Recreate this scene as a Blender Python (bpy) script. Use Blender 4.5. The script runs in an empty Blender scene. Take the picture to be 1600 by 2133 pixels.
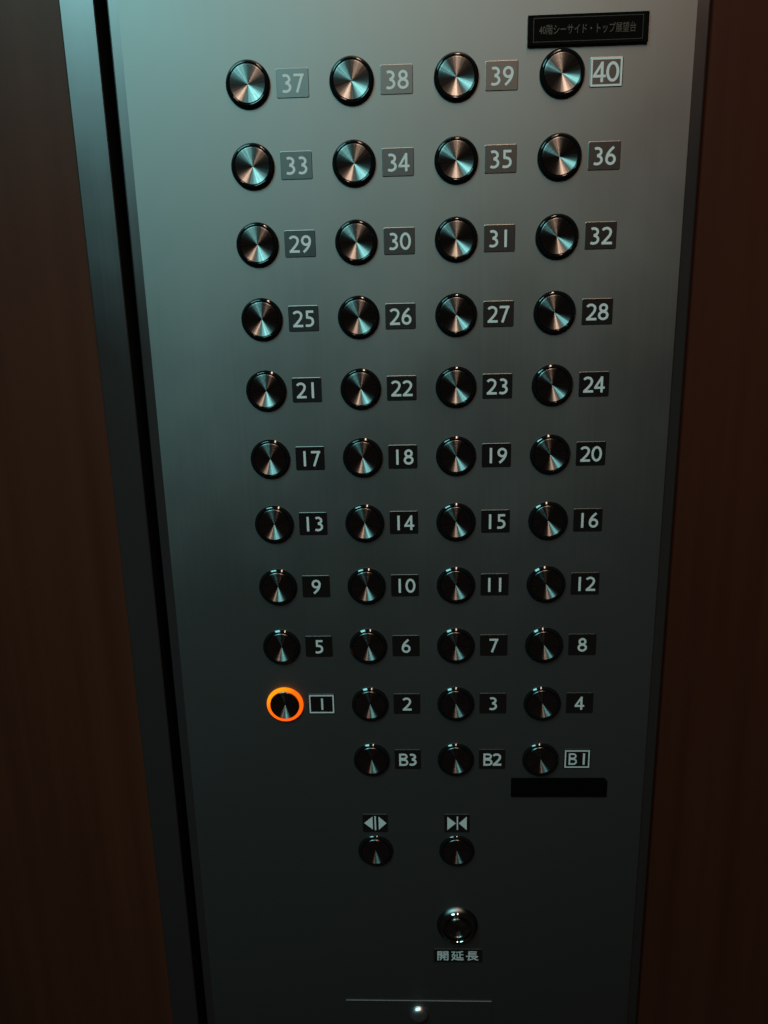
import bpy, math, random
from mathutils import Matrix, Vector

random.seed(4)
MM = 0.001
scn = bpy.context.scene
COL = scn.collection

# ------------------------------------------------------------------ camera
cam_d = bpy.data.cameras.new('camera')
cam = bpy.data.objects.new('camera', cam_d)
COL.objects.link(cam)
cam_d.sensor_fit = 'VERTICAL'
cam_d.sensor_height = 24.0
cam_d.lens = 24.0 * 1538.63 / 2133.0
cam_d.clip_start = 0.01
cam_d.clip_end = 50.0
R = Matrix(((0.99923816, 0.03191055, -0.02246802),
            (-0.0141682, -0.23981531, -0.97071514),
            (-0.03636422, 0.97029394, -0.23918049)))      # rows: right, down, forward
M = Matrix((R[0], -R[1], -R[2])).transposed().to_4x4()
M.translation = Vector((1.50883 * 62, -7.84945 * 62, -2.32354 * 62)) * MM
cam.matrix_world = M
scn.camera = cam

# ------------------------------------------------------------------ light
world = bpy.data.worlds.new('World')
scn.world = world
world.use_nodes = True
bg = world.node_tree.nodes['Background']
bg.inputs['Color'].default_value = (1.0, 0.80, 0.70, 1)
bg.inputs['Strength'].default_value = 0.0115


def area(name, loc, size, power, color, aim=(0, 0, -1), spread=180):
    d = bpy.data.lights.new(name, 'AREA')
    d.shape = 'RECTANGLE'
    d.size, d.size_y = size
    d.energy = power
    d.color = color
    d.spread = math.radians(spread)
    o = bpy.data.objects.new(name, d)
    COL.objects.link(o)
    o.location = Vector(loc) * MM
    o.rotation_euler = Vector(aim).to_track_quat('-Z', 'Y').to_euler()
    return o


area('ceiling_light_cool', (-580, -895, 850), (0.54, 0.81), 30, (0.29, 0.79, 0.79))
area('ceiling_light_warm', (228, -720, 850), (0.085, 1.15), 9.5, (1.0, 0.71, 0.52))

scn.view_settings.view_transform = 'Standard'
scn.view_settings.look = 'None'
scn.view_settings.exposure = 0.0
scn.view_settings.gamma = 1.0
scn.view_settings.use_curve_mapping = False


# ------------------------------------------------------------------ materials
class NT:
    def __init__(s, name):
        s.m = bpy.data.materials.new(name)
        s.m.use_nodes = True
        s.t = s.m.node_tree
        s.t.nodes.clear()
        s.out = s.n('ShaderNodeOutputMaterial')

    def n(s, kind, **kw):
        nd = s.t.nodes.new(kind)
        for k, v in kw.items():
            if k.startswith('i_'):
                nd.inputs[k[2:].replace('_', ' ')].default_value = v
            else:
                setattr(nd, k, v)
        return nd

    def l(s, a, b):
        s.t.links.new(a, b)


def rgb(c):
    return (c[0], c[1], c[2], 1.0)


def noise(t, scale, stretch=(1, 1, 1), detail=3.0, coord='Object'):
    tc = t.n('ShaderNodeTexCoord')
    mp = t.n('ShaderNodeMapping')
    mp.inputs['Scale'].default_value = stretch
    nz = t.n('ShaderNodeTexNoise')
    nz.inputs['Scale'].default_value = scale
    nz.inputs['Detail'].default_value = detail
    t.l(tc.outputs[coord], mp.inputs['Vector'])
    t.l(mp.outputs['Vector'], nz.inputs['Vector'])
    return nz.outputs['Fac']


def remap(t, sock, a, b, lo=0.3, hi=0.7):
    m = t.n('ShaderNodeMapRange')
    m.inputs['From Min'].default_value = lo
    m.inputs['From Max'].default_value = hi
    m.inputs['To Min'].default_value = a
    m.inputs['To Max'].default_value = b
    t.l(sock, m.inputs['Value'])
    return m.outputs['Result']


def satin(name, col, rough, diff, wide=None, wide_mix=0.0, grain=0.034, smudge=0.035):
    """brushed steel: a Beckmann lobe, an optional wider lobe and a trace of diffuse"""
    t = NT(name)
    g = t.n('ShaderNodeBsdfAnisotropic', distribution='BECKMANN')
    g.inputs['Color'].default_value = rgb(col)
    hair = noise(t, 420, (1, 1, 0.012), 2.0)
    blot = noise(t, 9, (1, 1, 0.8), 4.0)
    a = t.n('ShaderNodeMath', operation='ADD')
    t.l(remap(t, hair, -grain * 0.15, grain * 0.15), a.inputs[0])
    t.l(remap(t, blot, rough - smudge, rough + smudge), a.inputs[1])
    t.l(a.outputs[0], g.inputs['Roughness'])
    bp = t.n('ShaderNodeBump')
    bp.inputs['Strength'].default_value = grain
    bp.inputs['Distance'].default_value = 0.0002
    t.l(hair, bp.inputs['Height'])
    t.l(bp.outputs['Normal'], g.inputs['Normal'])
    top = g.outputs[0]
    if wide:
        g2 = t.n('ShaderNodeBsdfAnisotropic', distribution='BECKMANN')
        g2.inputs['Color'].default_value = rgb(col)
        g2.inputs['Roughness'].default_value = wide
        mx = t.n('ShaderNodeMixShader')
        mx.inputs[0].default_value = wide_mix
        t.l(top, mx.inputs[1])
        t.l(g2.outputs[0], mx.inputs[2])
        top = mx.outputs[0]
    d = t.n('ShaderNodeBsdfDiffuse')
    d.inputs['Color'].default_value = rgb([c * diff for c in (1.0, 0.97, 0.95)])
    ad = t.n('ShaderNodeAddShader')
    t.l(top, ad.inputs[0])
    t.l(d.outputs[0], ad.inputs[1])
    t.l(ad.outputs[0], t.out.inputs['Surface'])
    return t.m


def princ(name, col, rough, metal=0.0, spec=0.5, coat=0.0, noise_amt=0.0, nscale=60):
    t = NT(name)
    p = t.n('ShaderNodeBsdfPrincipled')
    p.inputs['Base Color'].default_value = rgb(col)
    p.inputs['Roughness'].default_value = rough
    p.inputs['Metallic'].default_value = metal
    p.inputs['Specular IOR Level'].default_value = spec
    p.inputs['Coat Weight'].default_value = coat
    if noise_amt:
        t.l(remap(t, noise(t, nscale), rough - noise_amt, rough + noise_amt), p.inputs['Roughness'])
    t.l(p.outputs[0], t.out.inputs['Surface'])
    return t.m


def turned_metal(name, col, rough, aniso):
    """lathe-turned disc: grooves run round the object's Y axis"""
    t = NT(name)
    tg = t.n('ShaderNodeTangent', direction_type='RADIAL', axis='Y')
    g = t.n('ShaderNodeBsdfAnisotropic', distribution='BECKMANN')
    g.inputs['Color'].default_value = rgb(col)
    g.inputs['Anisotropy'].default_value = aniso
    g.inputs['Rotation'].default_value = 0.0
    t.l(remap(t, noise(t, 900, (1, 1, 1), 2), rough - 0.03, rough + 0.03), g.inputs['Roughness'])
    t.l(tg.outputs[0], g.inputs['Tangent'])
    g2 = t.n('ShaderNodeBsdfAnisotropic', distribution='BECKMANN')
    # uneven cutting marks: brightness varies with the angle round the disc only
    tc = t.n('ShaderNodeTexCoord')
    vm = t.n('ShaderNodeVectorMath', operation='MULTIPLY')
    vm.inputs[1].default_value = (1, 0, 1)
    nm = t.n('ShaderNodeVectorMath', operation='NORMALIZE')
    t.l(tc.outputs['Object'], vm.inputs[0])
    t.l(vm.outputs[0], nm.inputs[0])
    nz = t.n('ShaderNodeTexNoise')
    nz.inputs['Scale'].default_value = 7.0
    nz.inputs['Detail'].default_value = 3.0
    t.l(nm.outputs[0], nz.inputs['Vector'])
    k = remap(t, nz.outputs['Fac'], 0.6, 1.35)
    for gg in (g, g2):
        sc = t.n('ShaderNodeVectorMath', operation='SCALE')
        sc.inputs[0].default_value = col
        t.l(k, sc.inputs['Scale'])
        t.l(sc.outputs[0], gg.inputs['Color'])
    g2.inputs['Anisotropy'].default_value = 0.50
    g2.inputs['Roughness'].default_value = rough + 0.08
    t.l(tg.outputs[0], g2.inputs['Tangent'])
    mx = t.n('ShaderNodeMixShader')
    mx.inputs[0].default_value = 0.34
    t.l(g.outputs[0], mx.inputs[1])
    t.l(g2.outputs[0], mx.inputs[2])
    t.l(mx.outputs[0], t.out.inputs['Surface'])
    return t.m


def wood(name):
    t = NT(name)
    p = t.n('ShaderNodeBsdfPrincipled')
    f = noise(t, 70, (1, 1, 0.025), 6.0)
    f2 = noise(t, 9, (1, 1, 0.12), 3.0)
    mx = t.n('ShaderNodeMath', operation='ADD')
    t.l(remap(t, f, 0, 0.5), mx.inputs[0])
    t.l(remap(t, f2, 0, 0.5), mx.inputs[1])
    cr = t.n('ShaderNodeValToRGB')
    cr.color_ramp.elements[0].color = rgb((0.032, 0.0076, 0.0040))
    cr.color_ramp.elements[1].color = rgb((0.056, 0.0148, 0.0076))
    t.l(mx.outputs[0], cr.inputs[0])
    t.l(cr.outputs[0], p.inputs['Base Color'])
    p.inputs['Roughness'].default_value = 0.44
    p.inputs['Specular IOR Level'].default_value = 0.16
    bp = t.n('ShaderNodeBump')
    bp.inputs['Strength'].default_value = 0.12
    bp.inputs['Distance'].default_value = 0.0005
    t.l(f, bp.inputs['Height'])
    t.l(bp.outputs['Normal'], p.inputs['Normal'])
    t.l(p.outputs[0], t.out.inputs['Surface'])
    return t.m


def lit_ring(name):
    """translucent ring lit from inside, its lamp sitting behind the top"""
    t = NT(name)
    tc = t.n('ShaderNodeTexCoord')
    sp = t.n('ShaderNodeSeparateXYZ')
    t.l(tc.outputs['Object'], sp.inputs[0])
    a = t.n('ShaderNodeMath', operation='MULTIPLY')
    a.inputs[1].default_value = 1 / 0.0134
    t.l(sp.outputs['Z'], a.inputs[0])
    b = t.n('ShaderNodeMath', operation='MULTIPLY')
    b.inputs[1].default_value = -0.75 / 0.0134
    t.l(sp.outputs['X'], b.inputs[0])
    s = t.n('ShaderNodeMath', operation='ADD')
    t.l(a.outputs[0], s.inputs[0])
    t.l(b.outputs[0], s.inputs[1])
    mr = t.n('ShaderNodeMapRange')
    mr.inputs['From Min'].default_value = -0.9
    mr.inputs['From Max'].default_value = 1.1
    t.l(s.outputs[0], mr.inputs['Value'])
    cr = t.n('ShaderNodeValToRGB')
    e = cr.color_ramp.elements
    e[0].color = rgb((1.0, 0.10, 0.003))
    e[1].color = rgb((1.0, 0.27, 0.005))
    m = e.new(0.62)
    m.color = rgb((1.0, 0.125, 0.003))
    t.l(mr.outputs[0], cr.inputs[0])
    em = t.n('ShaderNodeEmission')
    t.l(cr.outputs[0], em.inputs['Color'])
    em.inputs['Strength'].default_value = 1.5
    t.l(em.outputs[0], t.out.inputs['Surface'])
    return t.m


M_panel = satin('satin_steel_faceplate', (0.218, 0.205, 0.202), 0.572, 0.0055, wide=0.86, wide_mix=0.14)
M_edge = satin('steel_edge_trim', (0.215, 0.172, 0.176), 0.42, 0.006, wide=0.86, wide_mix=0.06)
M_gap = princ('black_rubber_gap', (0.004, 0.004, 0.004), 0.7, spec=0.1)
M_wood = wood('dark_brown_wood')
M_ring = princ('black_gloss_plastic', (0.004, 0.004, 0.0045), 0.08, spec=0.5)
M_ring_lit = lit_ring('amber_lit_ring')
M_cap = turned_metal('turned_steel_cap', (0.265, 0.255, 0.25), 0.42, 0.63)
M_plate = satin('satin_black_plate', (0.19, 0.19, 0.19), 0.45, 0.003, smudge=0.01)
M_ink = princ('pale_grey_ink', (0.57, 0.545, 0.55), 0.55, spec=0.3, noise_amt=0.1)
M_plaque = princ('gloss_black_acrylic', (0.004, 0.0035, 0.003), 0.12, spec=0.25)
M_plaque_matte = princ('matte_black_tape', (0.0012, 0.0012, 0.0012), 0.85, spec=0.02)
M_gold = princ('dull_engraved_brass', (0.052, 0.042, 0.031), 0.5, metal=0.2)
M_groove = princ('engraved_line', (0.016, 0.016, 0.017), 0.4)
M_chrome = princ('polished_collar', (0.30, 0.31, 0.31), 0.07, metal=1.0)
M_flange = satin('satin_key_flange', (0.13, 0.13, 0.13), 0.42, 0.002)
M_chrome_dark = princ('worn_lock_steel', (0.22, 0.22, 0.22), 0.26, metal=1.0, noise_amt=0.06, nscale=700)
M_screw = princ('screw_steel', (0.65, 0.66, 0.68), 0.33, metal=1.0)
M_slot = princ('dark_slot', (0.003, 0.003, 0.003), 0.6, spec=0.1)


# ------------------------------------------------------------------ helpers
def link_mesh(name, verts, faces, mat, parent=None, smooth=False, loc=(0, 0, 0)):
    me = bpy.data.meshes.new(name)
    me.from_pydata([Vector(v) * MM for v in verts], [], faces)
    me.materials.append(mat)
    me.update()
    o = bpy.data.objects.new(name, me)
    COL.objects.link(o)
    o.location = Vector(loc) * MM
    if parent:
        o.parent = parent
    if smooth:
        for p in me.polygons:
            p.use_smooth = True
        try:
            me.set_sharp_from_angle(angle=math.radians(32))
        except Exception:
            pass
    return o


def lathe(profile, n=96, close_center=True):
    """profile: (radius, y) from the outside in; y is negative towards the viewer"""
    V, F = [], []
    for r, y in profile:
        if r < 1e-6:
            V.append((0, y, 0))
        else:
            for k in range(n):
                a = 2 * math.pi * k / n
                V.append((r * math.cos(a), y, r * math.sin(a)))
    idx = 0
    starts = []
    for r, y in profile:
        starts.append(idx)
        idx += 1 if r < 1e-6 else n
    for i in range(len(profile) - 1):
        a, b = starts[i], starts[i + 1]
        if profile[i + 1][0] < 1e-6:
            for k in range(n):
                F.append((a + k, a + (k + 1) % n, b))
        elif profile[i][0] < 1e-6:
            for k in range(n):
                F.append((a, b + (k + 1) % n, b + k))
        else:
            for k in range(n):
                k2 = (k + 1) % n
                F.append((a + k, a + k2, b + k2, b + k))
    return V, F


def prism(outline, y0, y1, bev=0.0, slope=0.44):
    """outline (x, z) counter-clockwise seen from the viewer (-Y); y0 back, y1 front, bev = edge chamfer"""
    n = len(outline)
    V = [(x, y0, z) for x, z in outline]
    F = []
    cx = sum(p[0] for p in outline) / n
    cz = sum(p[1] for p in outline) / n
    if bev:
        V += [(x, y1 + bev * slope, z) for x, z in outline]
        for i, (x, z) in enumerate(outline):
            x0, z0 = outline[i - 1]
            x2, z2 = outline[(i + 1) % n]
            e1 = Vector((x - x0, z - z0)).normalized()
            e2 = Vector((x2 - x, z2 - z)).normalized()
            n1 = Vector((-e1.y, e1.x))
            n2 = Vector((-e2.y, e2.x))
            m = (n1 + n2)
            m = m / max(0.3, m.dot(n1))
            V.append((x + m.x * bev, y1, z + m.y * bev))
        rings = 3
    else:
        V += [(x, y1, z) for x, z in outline]
        rings = 2
    for r in range(rings - 1):
        for i in range(n):
            j = (i + 1) % n
            F.append((r * n + i, r * n + j, (r + 1) * n + j, (r + 1) * n + i))
    F.append(tuple((rings - 1) * n + i for i in range(n)))
    F.append(tuple(reversed(range(n))))
    return V, F


def rrect(w, h, r, seg=4, cx=0, cz=0):
    P = []
    for sx, sz, a0 in ((1, -1, -90), (1, 1, 0), (-1, 1, 90), (-1, -1, 180)):
        for k in range(seg + 1):
            a = math.radians(a0 + 90 * k / seg)
            P.append((cx + sx * (w / 2 - r) + r * math.cos(a), cz + sz * (h / 2 - r) + r * math.sin(a)))
    return P


def merge(parts):
    V, F = [], []
    for v, f in parts:
        o = len(V)
        V += v
        F += [tuple(i + o for i in q) for q in f]
    return V, F


def ribbon(path, w, y0, y1, closed=False):
    """a stroke of width w along path, square ends, mitred joints"""
    n = len(path)
    L, Rr = [], []
    for i, (x, z) in enumerate(path):
        p = Vector((x, z))
        if closed:
            a, b = Vector(path[i - 1]), Vector(path[(i + 1) % n])
        else:
            a = Vector(path[i - 1]) if i > 0 else None
            b = Vector(path[i + 1]) if i < n - 1 else None
        d1 = (p - a).normalized() if a is not None else None
        d2 = (b - p).normalized() if b is not None else None
        if d1 is None: d1 = d2
        if d2 is None: d2 = d1
        n1 = Vector((-d1.y, d1.x)); n2 = Vector((-d2.y, d2.x))
        m = n1 + n2
        m = m / max(0.45, m.dot(n1))
        L.append(p + m * w / 2)
        Rr.append(p - m * w / 2)
    V = [(q.x, y1, q.y) for q in L] + [(q.x, y1, q.y) for q in Rr] + \
        [(q.x, y0, q.y) for q in L] + [(q.x, y0, q.y) for q in Rr]
    F = []
    m = n if closed else n - 1
    for i in range(m):
        j = (i + 1) % n
        F += [(i, n + i, n + j, j), (2 * n + i, i, j, 2 * n + j), (n + i, 3 * n + i, 3 * n + j, n + j)]
    if not closed:
        F += [(0, 2 * n, 3 * n, n), (n - 1, 2 * n - 1, 4 * n - 1, 3 * n - 1)]
    return V, F


def arc(cx, cz, rx, rz, a0, a1, n=18):
    return [(cx + rx * math.cos(math.radians(a0 + (a1 - a0) * k / n)),
             cz + rz * math.sin(math.radians(a0 + (a1 - a0) * k / n))) for k in range(n + 1)]


def bez(p0, p1, p2, p3, n=14):
    o = []
    for k in range(n + 1):
        t = k / n; u = 1 - t
        o.append(tuple(u**3 * p0[i] + 3 * u * u * t * p1[i] + 3 * u * t * t * p2[i] + t**3 * p3[i] for i in (0, 1)))
    return o


# humanist sans figures, height 10, centred on x = 0; each entry: list of (path, width, closed)
ST = 1.44


def glyph(ch, st=ST):   # noqa
    h = st / 2
    T, B = 10 - h, h
    if ch == '0':
        return [(arc(0, 5, 3.35 - h, 5 - h, 0, 360, 40)[:-1], st, True)]
    if ch == '1':
        return [([(0, 0), (0, 10)], st * 1.06, False)]
    if ch == '2':
        top = arc(-0.35, 7.05, 2.55, T - 7.05, 152, -20, 18)
        return [(top + bez(top[-1], (1.9, 5.1), (0.2, 3.3), (-2.35, 0.75), 12)[1:], st, False),
                ([(-3.05, B), (3.2, B)], st, False)]
    if ch == '3':
        return [(arc(-0.55, 7.35, 2.3, T - 7.35, 128, -90, 20), st, False),
                (arc(-0.65, 3.0 - 0.05, 2.75, 2.95 - h, 90, -128, 22), st, False)]
    if ch == '4':
        return [([(1.15, 0), (1.15, 10)], st, False),
                ([(1.05, 9.3), (-2.85, 3.15)], st * 0.9, False),
                ([(-3.5, 2.95), (3.1, 2.95)], st * 0.92, False)]
    if ch == '5':
        return [([(-1.55, T), (2.55, T)], st, False),
                ([(-1.45, 10), (-1.45, 5.2)], st * 0.92, False),
                (bez((-1.9, 5.6), (-0.9, 5.75), (2.1, 6.0), (2.1, 3.25), 12) +
                 bez((2.1, 3.25), (2.1, 1.0), (-0.4, 0.35), (-2.5, 1.0), 12)[1:], st, False)]
    if ch == '6':
        return [(arc(0, 3.1, 2.35, 3.1 - h, 0, 360, 34)[:-1], st, True),
                (bez((1.75, 9.75), (-0.3, 8.2), (-2.35, 6.0), (-2.35, 3.3), 14), st, False)]
    if ch == '9':
        return [(arc(0, 6.9, 2.35, 3.1 - h, 0, 360, 34)[:-1], st, True),
                (bez((-1.75, 0.25), (0.3, 1.8), (2.35, 4.0), (2.35, 6.7), 14), st, False)]
    if ch == '7':
        return [([(-3.0, T), (3.0, T)], st, False), ([(2.0, T - 0.1), (-1.3, 0)], st, False)]
    if ch == '8':
        return [(arc(0, 7.35, 2.0, T - 7.35, 0, 360, 32)[:-1], st, True),
                (arc(0, 2.9, 2.5, 2.9 - h, 0, 360, 34)[:-1], st, True)]
    if ch == 'B':
        s = st * 0.82; k = s / 2
        return [([(-2.3, 0), (-2.3, 10)], s, False),
                ([(-2.3, 10 - k)] + arc(0.55, 7.55, 2.0, 2.45 - k, 90, -90, 14) + [(-2.3, 5.1 + k)], s, False),
                ([(-2.3, 5.1)] + arc(0.75, 2.75, 2.25, 2.75 - k, 90, -90, 16) + [(-2.3, k)], s, False)]
    return []


def lettering(text, height, cx, cz, adv, y_face, st=ST, squash=1.0):
    parts = []
    k = height / 10
    lift = 0
    n = len(text)
    for i, ch in enumerate(text):
        ox = cx + (i - (n - 1) / 2) * adv
        for path, w, closed in glyph(ch, st):
            pts = [(ox + x * k * squash, cz + (z - 5) * k) for x, z in path]
            parts.append(ribbon(pts, w * k, y_face + 0.02, y_face - 0.06 - 0.03 * (lift % 4), closed))
            lift += 1
    return parts


def frame_lines(w, h, t, y_face, cx=0, cz=0):
    """rectangular printed border"""
    P = [(cx - w / 2 + t / 2, cz - h / 2 + t / 2), (cx + w / 2 - t / 2, cz - h / 2 + t / 2),
         (cx + w / 2 - t / 2, cz + h / 2 - t / 2), (cx - w / 2 + t / 2, cz + h / 2 - t / 2)]
    return ribbon(P, t, y_face + 0.02, y_face - 0.06, True)


def tag(o, label=None, cat=None, group=None, kind=None):
    if label: o['label'] = label
    if cat: o['category'] = cat
    if group: o['group'] = group
    if kind: o['kind'] = kind
    return o


def empty(name, loc=(0, 0, 0)):
    o = bpy.data.objects.new(name, None)
    COL.objects.link(o)
    o.location = Vector(loc) * MM
    o.empty_display_size = 0.05
    return o


def cjk(name, text, width, height, mat, loc, parent, thick=0.05, offset=0.0, gap=1.0):
    """Japanese lettering from Blender's own built-in typeface, turned into a mesh"""
    cu = bpy.data.curves.new('lettering', 'FONT')
    cu.body = text
    cu.space_character = gap
    cu.offset = offset
    cu.extrude = 0.001
    cu.resolution_u = 3
    tmp = bpy.data.objects.new('lettering', cu)
    COL.objects.link(tmp)
    bpy.context.view_layer.update()
    me = bpy.data.meshes.new_from_object(tmp.evaluated_get(bpy.context.evaluated_depsgraph_get()))
    bpy.data.objects.remove(tmp)
    xs = [v.co.x for v in me.vertices]; ys = [v.co.y for v in me.vertices]
    x0, x1, z0, z1 = min(xs), max(xs), min(ys), max(ys)
    for v in me.vertices:
        x, y, z = v.co
        v.co = (((x - x0) / (x1 - x0) - 0.5) * width * MM,
                (-thick if z > 0 else 0.02) * MM,
                ((y - z0) / (z1 - z0) - 0.5) * height * MM)
    me.materials.clear()
    me.materials.append(mat)
    me.name = name
    me.update()
    o = bpy.data.objects.new(name, me)
    COL.objects.link(o)
    o.location = Vector(loc) * MM
    o.parent = parent
    return o


# ------------------------------------------------------------------ the surroundings
ZT, ZB = 420.0, -1150.0


def vprofile(name, pts, mat, parent=None, smooth=False):
    """extrude an (x, y) cross-section vertically"""
    n = len(pts)
    zs = [ZT, ZB]
    V = [(x, y, z) for z in zs for x, y in pts]
    F = [(i, i + 1, n + i + 1, n + i) for i in range(n - 1)]
    F.append((n - 1, 0, n, 2 * n - 1))
    F.append(tuple(range(n)))
    F.append(tuple(n + i for i in reversed(range(n))))
    return link_mesh(name, V, F, mat, parent, smooth)


o = vprofile('wall', [(-1000, 60), (-1000, 42), (1000, 42), (1000, 60)], M_gap)
tag(o, kind='structure')

# left wooden wall panel
o = vprofile('wood_wall_panel', [(-900, 24), (-900, 1.5), (-109.6, 1.5), (-109.6, 24)], M_wood)
tag(o, 'dark brown wood wall panel on the left, beside the narrow steel strip', 'wall panel')
o = vprofile('wood_wall_panel', [(271.5, 24), (271.5, 5.0), (273.0, 3.2), (1000, 3.2), (1000, 24)], M_wood)
tag(o, 'dark brown wood wall panel on the right, against the edge of the steel button panel', 'wall panel')

# steel jamb left of the shadow gap, its outer edge rounded over
prof = [(-109.2, 24), (-109.4, 1.3)] + [(-108.2 + 1.2 * math.cos(math.radians(a)), 1.2 - 1.2 * math.sin(math.radians(a)))
                                       for a in (170, 155, 140, 125, 110, 100, 90)]
prof += [(-88.6, 0.0), (-88.0, 0.6), (-88.0, 24)]
o = vprofile('steel_strip', prof, M_edge, smooth=True)
tag(o, 'narrow vertical steel strip between the left wood panel and the black gap', 'trim strip')

# ------------------------------------------------------------------ the button panel
panel = empty('elevator_control_panel', (0, 0, 0))
tag(panel, 'tall satin steel elevator button panel with round floor buttons from B3 to 40', 'control panel')

vprofile('faceplate', [(-74.0, 3.0), (-74.0, 0.0), (262.0, 0.0), (262.0, 3.0)], M_panel, panel)
vprofile('edge_trim', [(-81.0, 30), (-81.0, 1.5), (-80.5, 0.9), (-79.9, 0.7), (-74.15, 0.7), (-74.15, 30)], M_edge, panel)
vprofile('edge_trim', [(262.15, 30), (262.15, 0.9), (268.9, 0.9), (269.8, 1.3), (270.4, 2.2), (270.4, 30)], M_edge, panel)

# ---- push buttons
RING_PROFILE = [(13.3, 0.6), (13.3, -0.7), (13.24, -0.9), (13.10, -1.05), (12.05, -2.03), (11.90, -2.12), (11.7, -2.17),
                (11.2, -2.19), (11.0, -2.09), (10.85, -1.75), (10.83, 0.4)]
DISH = 1.86


def cap_profile():
    P = [(10.65, 0.3), (10.65, -2.1), (10.58, -2.28), (10.42, -2.38), (10.3, -2.38)]
    for r in (10.0, 9.0, 8.0, 7.0, 6.0, 5.0, 4.0, 3.0, 2.0, 1.0, 0.5, 0.2, 0.06, 0.0):
        P.append((r, -2.38 + DISH * (1 - (r / 10.3) ** 1.04)))
    return P


rv, rf = lathe(RING_PROFILE, 96)
cv, cf = lathe(cap_profile(), 96)
btn0 = link_mesh('push_button', rv, rf, M_ring, panel, smooth=True)
cap0 = link_mesh('cap', cv, cf, M_cap, btn0, smooth=True)
lit_me = btn0.data.copy()
lit_me.materials.clear()
lit_me.materials.append(M_ring_lit)

first = [True]


def button(x, z, lit=False, label=None):
    if first[0]:
        b = btn0
        first[0] = False
    else:
        b = btn0.copy()
        COL.objects.link(b)
        b.parent = panel
        c = cap0.copy()
        COL.objects.link(c)
        c.parent = b
        c.rotation_euler = (random.uniform(-0.012, 0.012), random.uniform(-3, 3), random.uniform(-0.012, 0.012))
    b.location = Vector((x, 0, z)) * MM
    if lit:
        b.data = lit_me
    if label:
        b['label'] = label
    return b


# ---- number plates
pv, pf = prism(rrect(19.3, 16.0, 0.9, 3), 0.0, -0.28, 0.24)
plate_me = None
PLATE_Y = -0.28


def plate(x, z, text, boxed=False):
    global plate_me
    if plate_me is None:
        p = link_mesh('number_plate', pv, pf, M_plate, panel)
        plate_me = p.data
    else:
        p = bpy.data.objects.new('number_plate', plate_me)
        COL.objects.link(p)
        p.parent = panel
    p.location = Vector((x, 0, z)) * MM
    p['label'] = 'number plate reading ' + text + (' inside a white border' if boxed else '')
    if text == '1' and boxed:
        parts = lettering('1', 9.0, 0.4, 0, 7.5, PLATE_Y) + [frame_lines(18.0, 14.4, 0.95, PLATE_Y)]
    elif text == 'B1':
        parts = lettering('B', 9.3, -3.4, 0, 0, PLATE_Y, 1.45) + lettering('1', 9.3, 4.9, 0, 0, PLATE_Y, 1.5) + \
            [frame_lines(18.0, 14.2, 0.95, PLATE_Y)]
    elif text == '40':
        parts = lettering('40', 10.8, -0.1, 0, 7.5, PLATE_Y, 1.45, 1.05) + [frame_lines(18.3, 15.3, 1.1, PLATE_Y)]
    elif text[0] == 'B':
        parts = lettering(text[0], 10.0, -3.4, -0.3, 0, PLATE_Y, 1.7) + lettering(text[1], 10.0, 3.6, -0.3, 0, PLATE_Y, 1.6)
    else:
        parts = lettering(text, 10.2, 0.1, -0.25, 7.45, PLATE_Y)
    link_mesh('numeral', *merge(parts), M_ink, p)


PITCH, ROW = 62.0, 45.25
PX = 26.7
for r in range(10):
    for c in range(4):
        n = 37 - 4 * r + c
        button(c * PITCH, -r * ROW, lit=(n == 1),
               label='push button with its ring lit orange' if n == 1 else None)
        plate(c * PITCH + (PX if n != 40 else PX - 0.9), -r * ROW, str(n), boxed=(n in (1, 40)))
for c, tx in ((1, 'B3'), (2, 'B2'), (3, 'B1')):
    button(c * PITCH, -10 * ROW)
    plate(c * PITCH + PX, -10 * ROW, tx, boxed=(tx == 'B1'))

# ---- door open / door close
for x, kind in ((63.0, 'open'), (124.8, 'close')):
    button(x, -530.6)
    v, f = prism(rrect(19.0, 15.4, 0.9, 3), 0.0, -0.28, 0.2)
    p = link_mesh('symbol_plate', v, f, M_plate, panel, loc=(x + 0.2, 0, -506.8))
    p['label'] = 'plate with the door %s symbol' % kind
    y1 = PLATE_Y - 0.08

    def tri(a, b, c):
        pts = [a, b, c]
        area2 = (b[0] - a[0]) * (c[1] - a[1]) - (c[0] - a[0]) * (b[1] - a[1])
        if area2 < 0:
            pts.reverse()
        return prism(pts, PLATE_Y + 0.02, y1)
    if kind == 'open':
        parts = [tri((-8.3, 0.2), (-1.9, 5.8), (-1.9, -5.4)), tri((8.5, 0.1), (2.6, 5.8), (2.6, -5.6)),
                 ribbon([(0.15, -5.9), (0.0, 6.1)], 1.15, PLATE_Y + 0.02, y1)]
    else:
        parts = [tri((-7.3, 5.8), (-7.3, -5.8), (-0.9, 0)), tri((7.3, 5.8), (7.3, -5.8), (1.5, 0)),
                 ribbon([(0.3, -5.6), (0.3, 5.8)], 0.95, PLATE_Y + 0.02, y1)]
    link_mesh('symbol', *merge(parts), M_ink, p)

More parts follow.
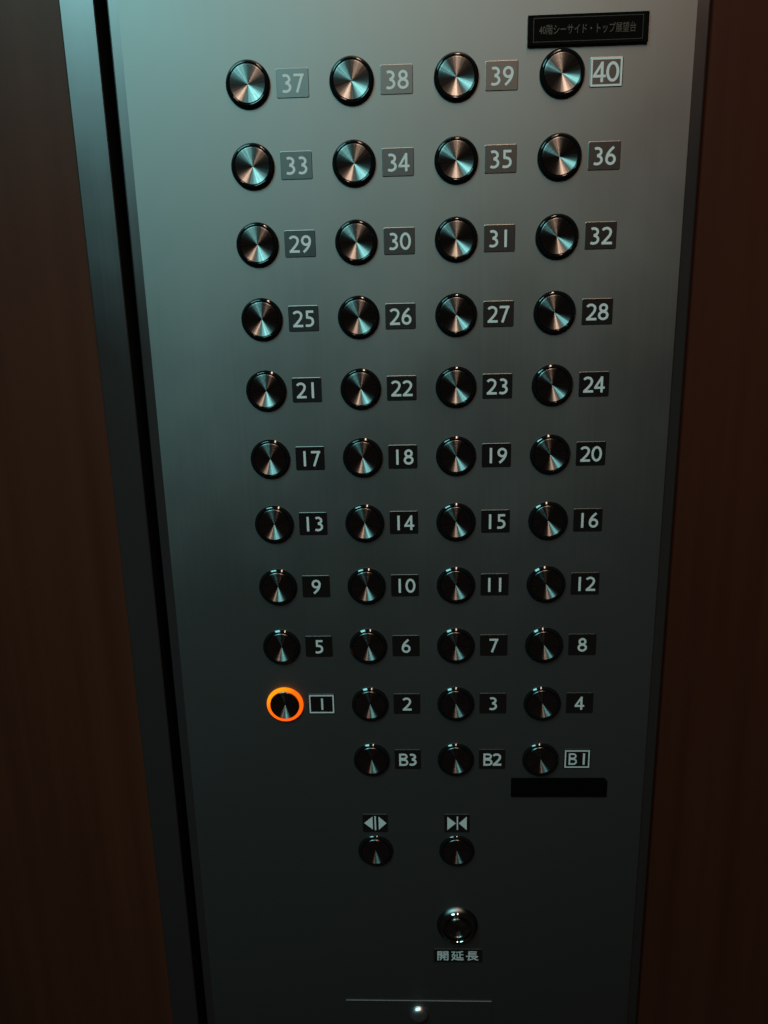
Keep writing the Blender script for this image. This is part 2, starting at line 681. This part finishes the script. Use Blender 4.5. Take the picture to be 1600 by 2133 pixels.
# ---- key switch
KX, KZ = 125.3, -598.5
kv, kf = lathe([(17.2, 0.6), (17.1, -0.4), (16.6, -1.4), (15.9, -2.3), (15.2, -3.0), (14.7, -3.3), (14.6, -2.0)], 96)
key = link_mesh('key_switch', kv, kf, M_flange, panel, smooth=True, loc=(KX, 0, KZ))
key.scale = (0.93, 1.0, 0.96)
kv, kf = lathe([(14.62, -1.0), (14.6, -3.4), (14.45, -3.65), (13.15, -4.86), (13.0, -4.95), (12.85, -4.95), (12.7, -4.85),
                (12.2, -4.35), (12.0, -3.6), (11.9, -2.2)], 96)
link_mesh('collar', kv, kf, M_chrome, key, smooth=True)
kv, kf = lathe([(12.1, 0.2), (12.1, -2.2), (9.6, -2.4), (9.5, -4.0), (9.2, -4.35), (8.2, -4.5), (7.9, -4.2), (7.8, -3.7),
                (4.0, -3.4), (0.0, -3.1)], 72)
link_mesh('lock_barrel', kv, kf, M_cap, key, smooth=True)
v, f = prism(rrect(1.5, 7.0, 0.5, 3), -3.0, -3.62)
link_mesh('keyway', v, f, M_slot, key)

v, f = prism(rrect(38.5, 12.6, 0.6, 3), 0.0, -0.15, 0.05, 0.3)
p = link_mesh('lettered_plate', v, f, M_plate, panel, loc=(125.9, 0, -627.8))
p['label'] = 'plate reading 開延長'
cjk('lettering', '開延長', 32.6, 9.2, M_ink, (0, -0.15, 0), p, 0.08, 0.012, 1.22)

# ---- service hatch with its lock
v, f = prism(rrect(118.6, 150, 0.8, 3), 0.2, -0.45, 0.1, 0.8)
h = link_mesh('service_hatch', v, f, M_panel, panel, loc=(94.2, 0, -671.9 - 75))
v, f = lathe([(7.6, 0.4), (7.4, -0.5), (6.9, -1.7), (5.9, -2.9), (4.5, -3.8), (2.8, -4.3), (1.2, -4.5), (0.0, -4.52)], 64)
link_mesh('round_lock', v, f, M_screw, h, smooth=True, loc=(0.2, -0.5, 62.2))

# ------------------------------------------------------------------ plaques stuck on the panel
v, f = prism(rrect(69.4, 15.7, 0.25, 2), 0.0, -1.6, 0.15)
pl = link_mesh('plaque', v, f, M_plaque, loc=(199.9, -0.05, 22.5))
tag(pl, 'glossy black plaque with small brass Japanese lettering above the 40 button', 'plaque')
link_mesh('border_line', *frame_lines(63.0, 12.6, 0.35, -1.6), M_groove, pl)
cjk('lettering', '40階シーサイド・トップ展望台', 55.5, 5.2, M_gold, (-0.4, -1.6, 0.1), pl, 0.06, 0.0, 1.0)

out = [(-35.2, -7.4), (-34.8, -7.8), (34.9, -7.8), (35.2, -7.4), (35.2, 5.2), (33.0, 7.6), (-34.8, 7.6), (-35.2, 7.2)]
v, f = prism(out, 0.0, -0.7)
pl = link_mesh('plaque', v, f, M_plaque_matte, loc=(200.2, -0.05, -475.8))
tag(pl, 'blank matte black strip with a clipped corner below the B1 button', 'plaque')
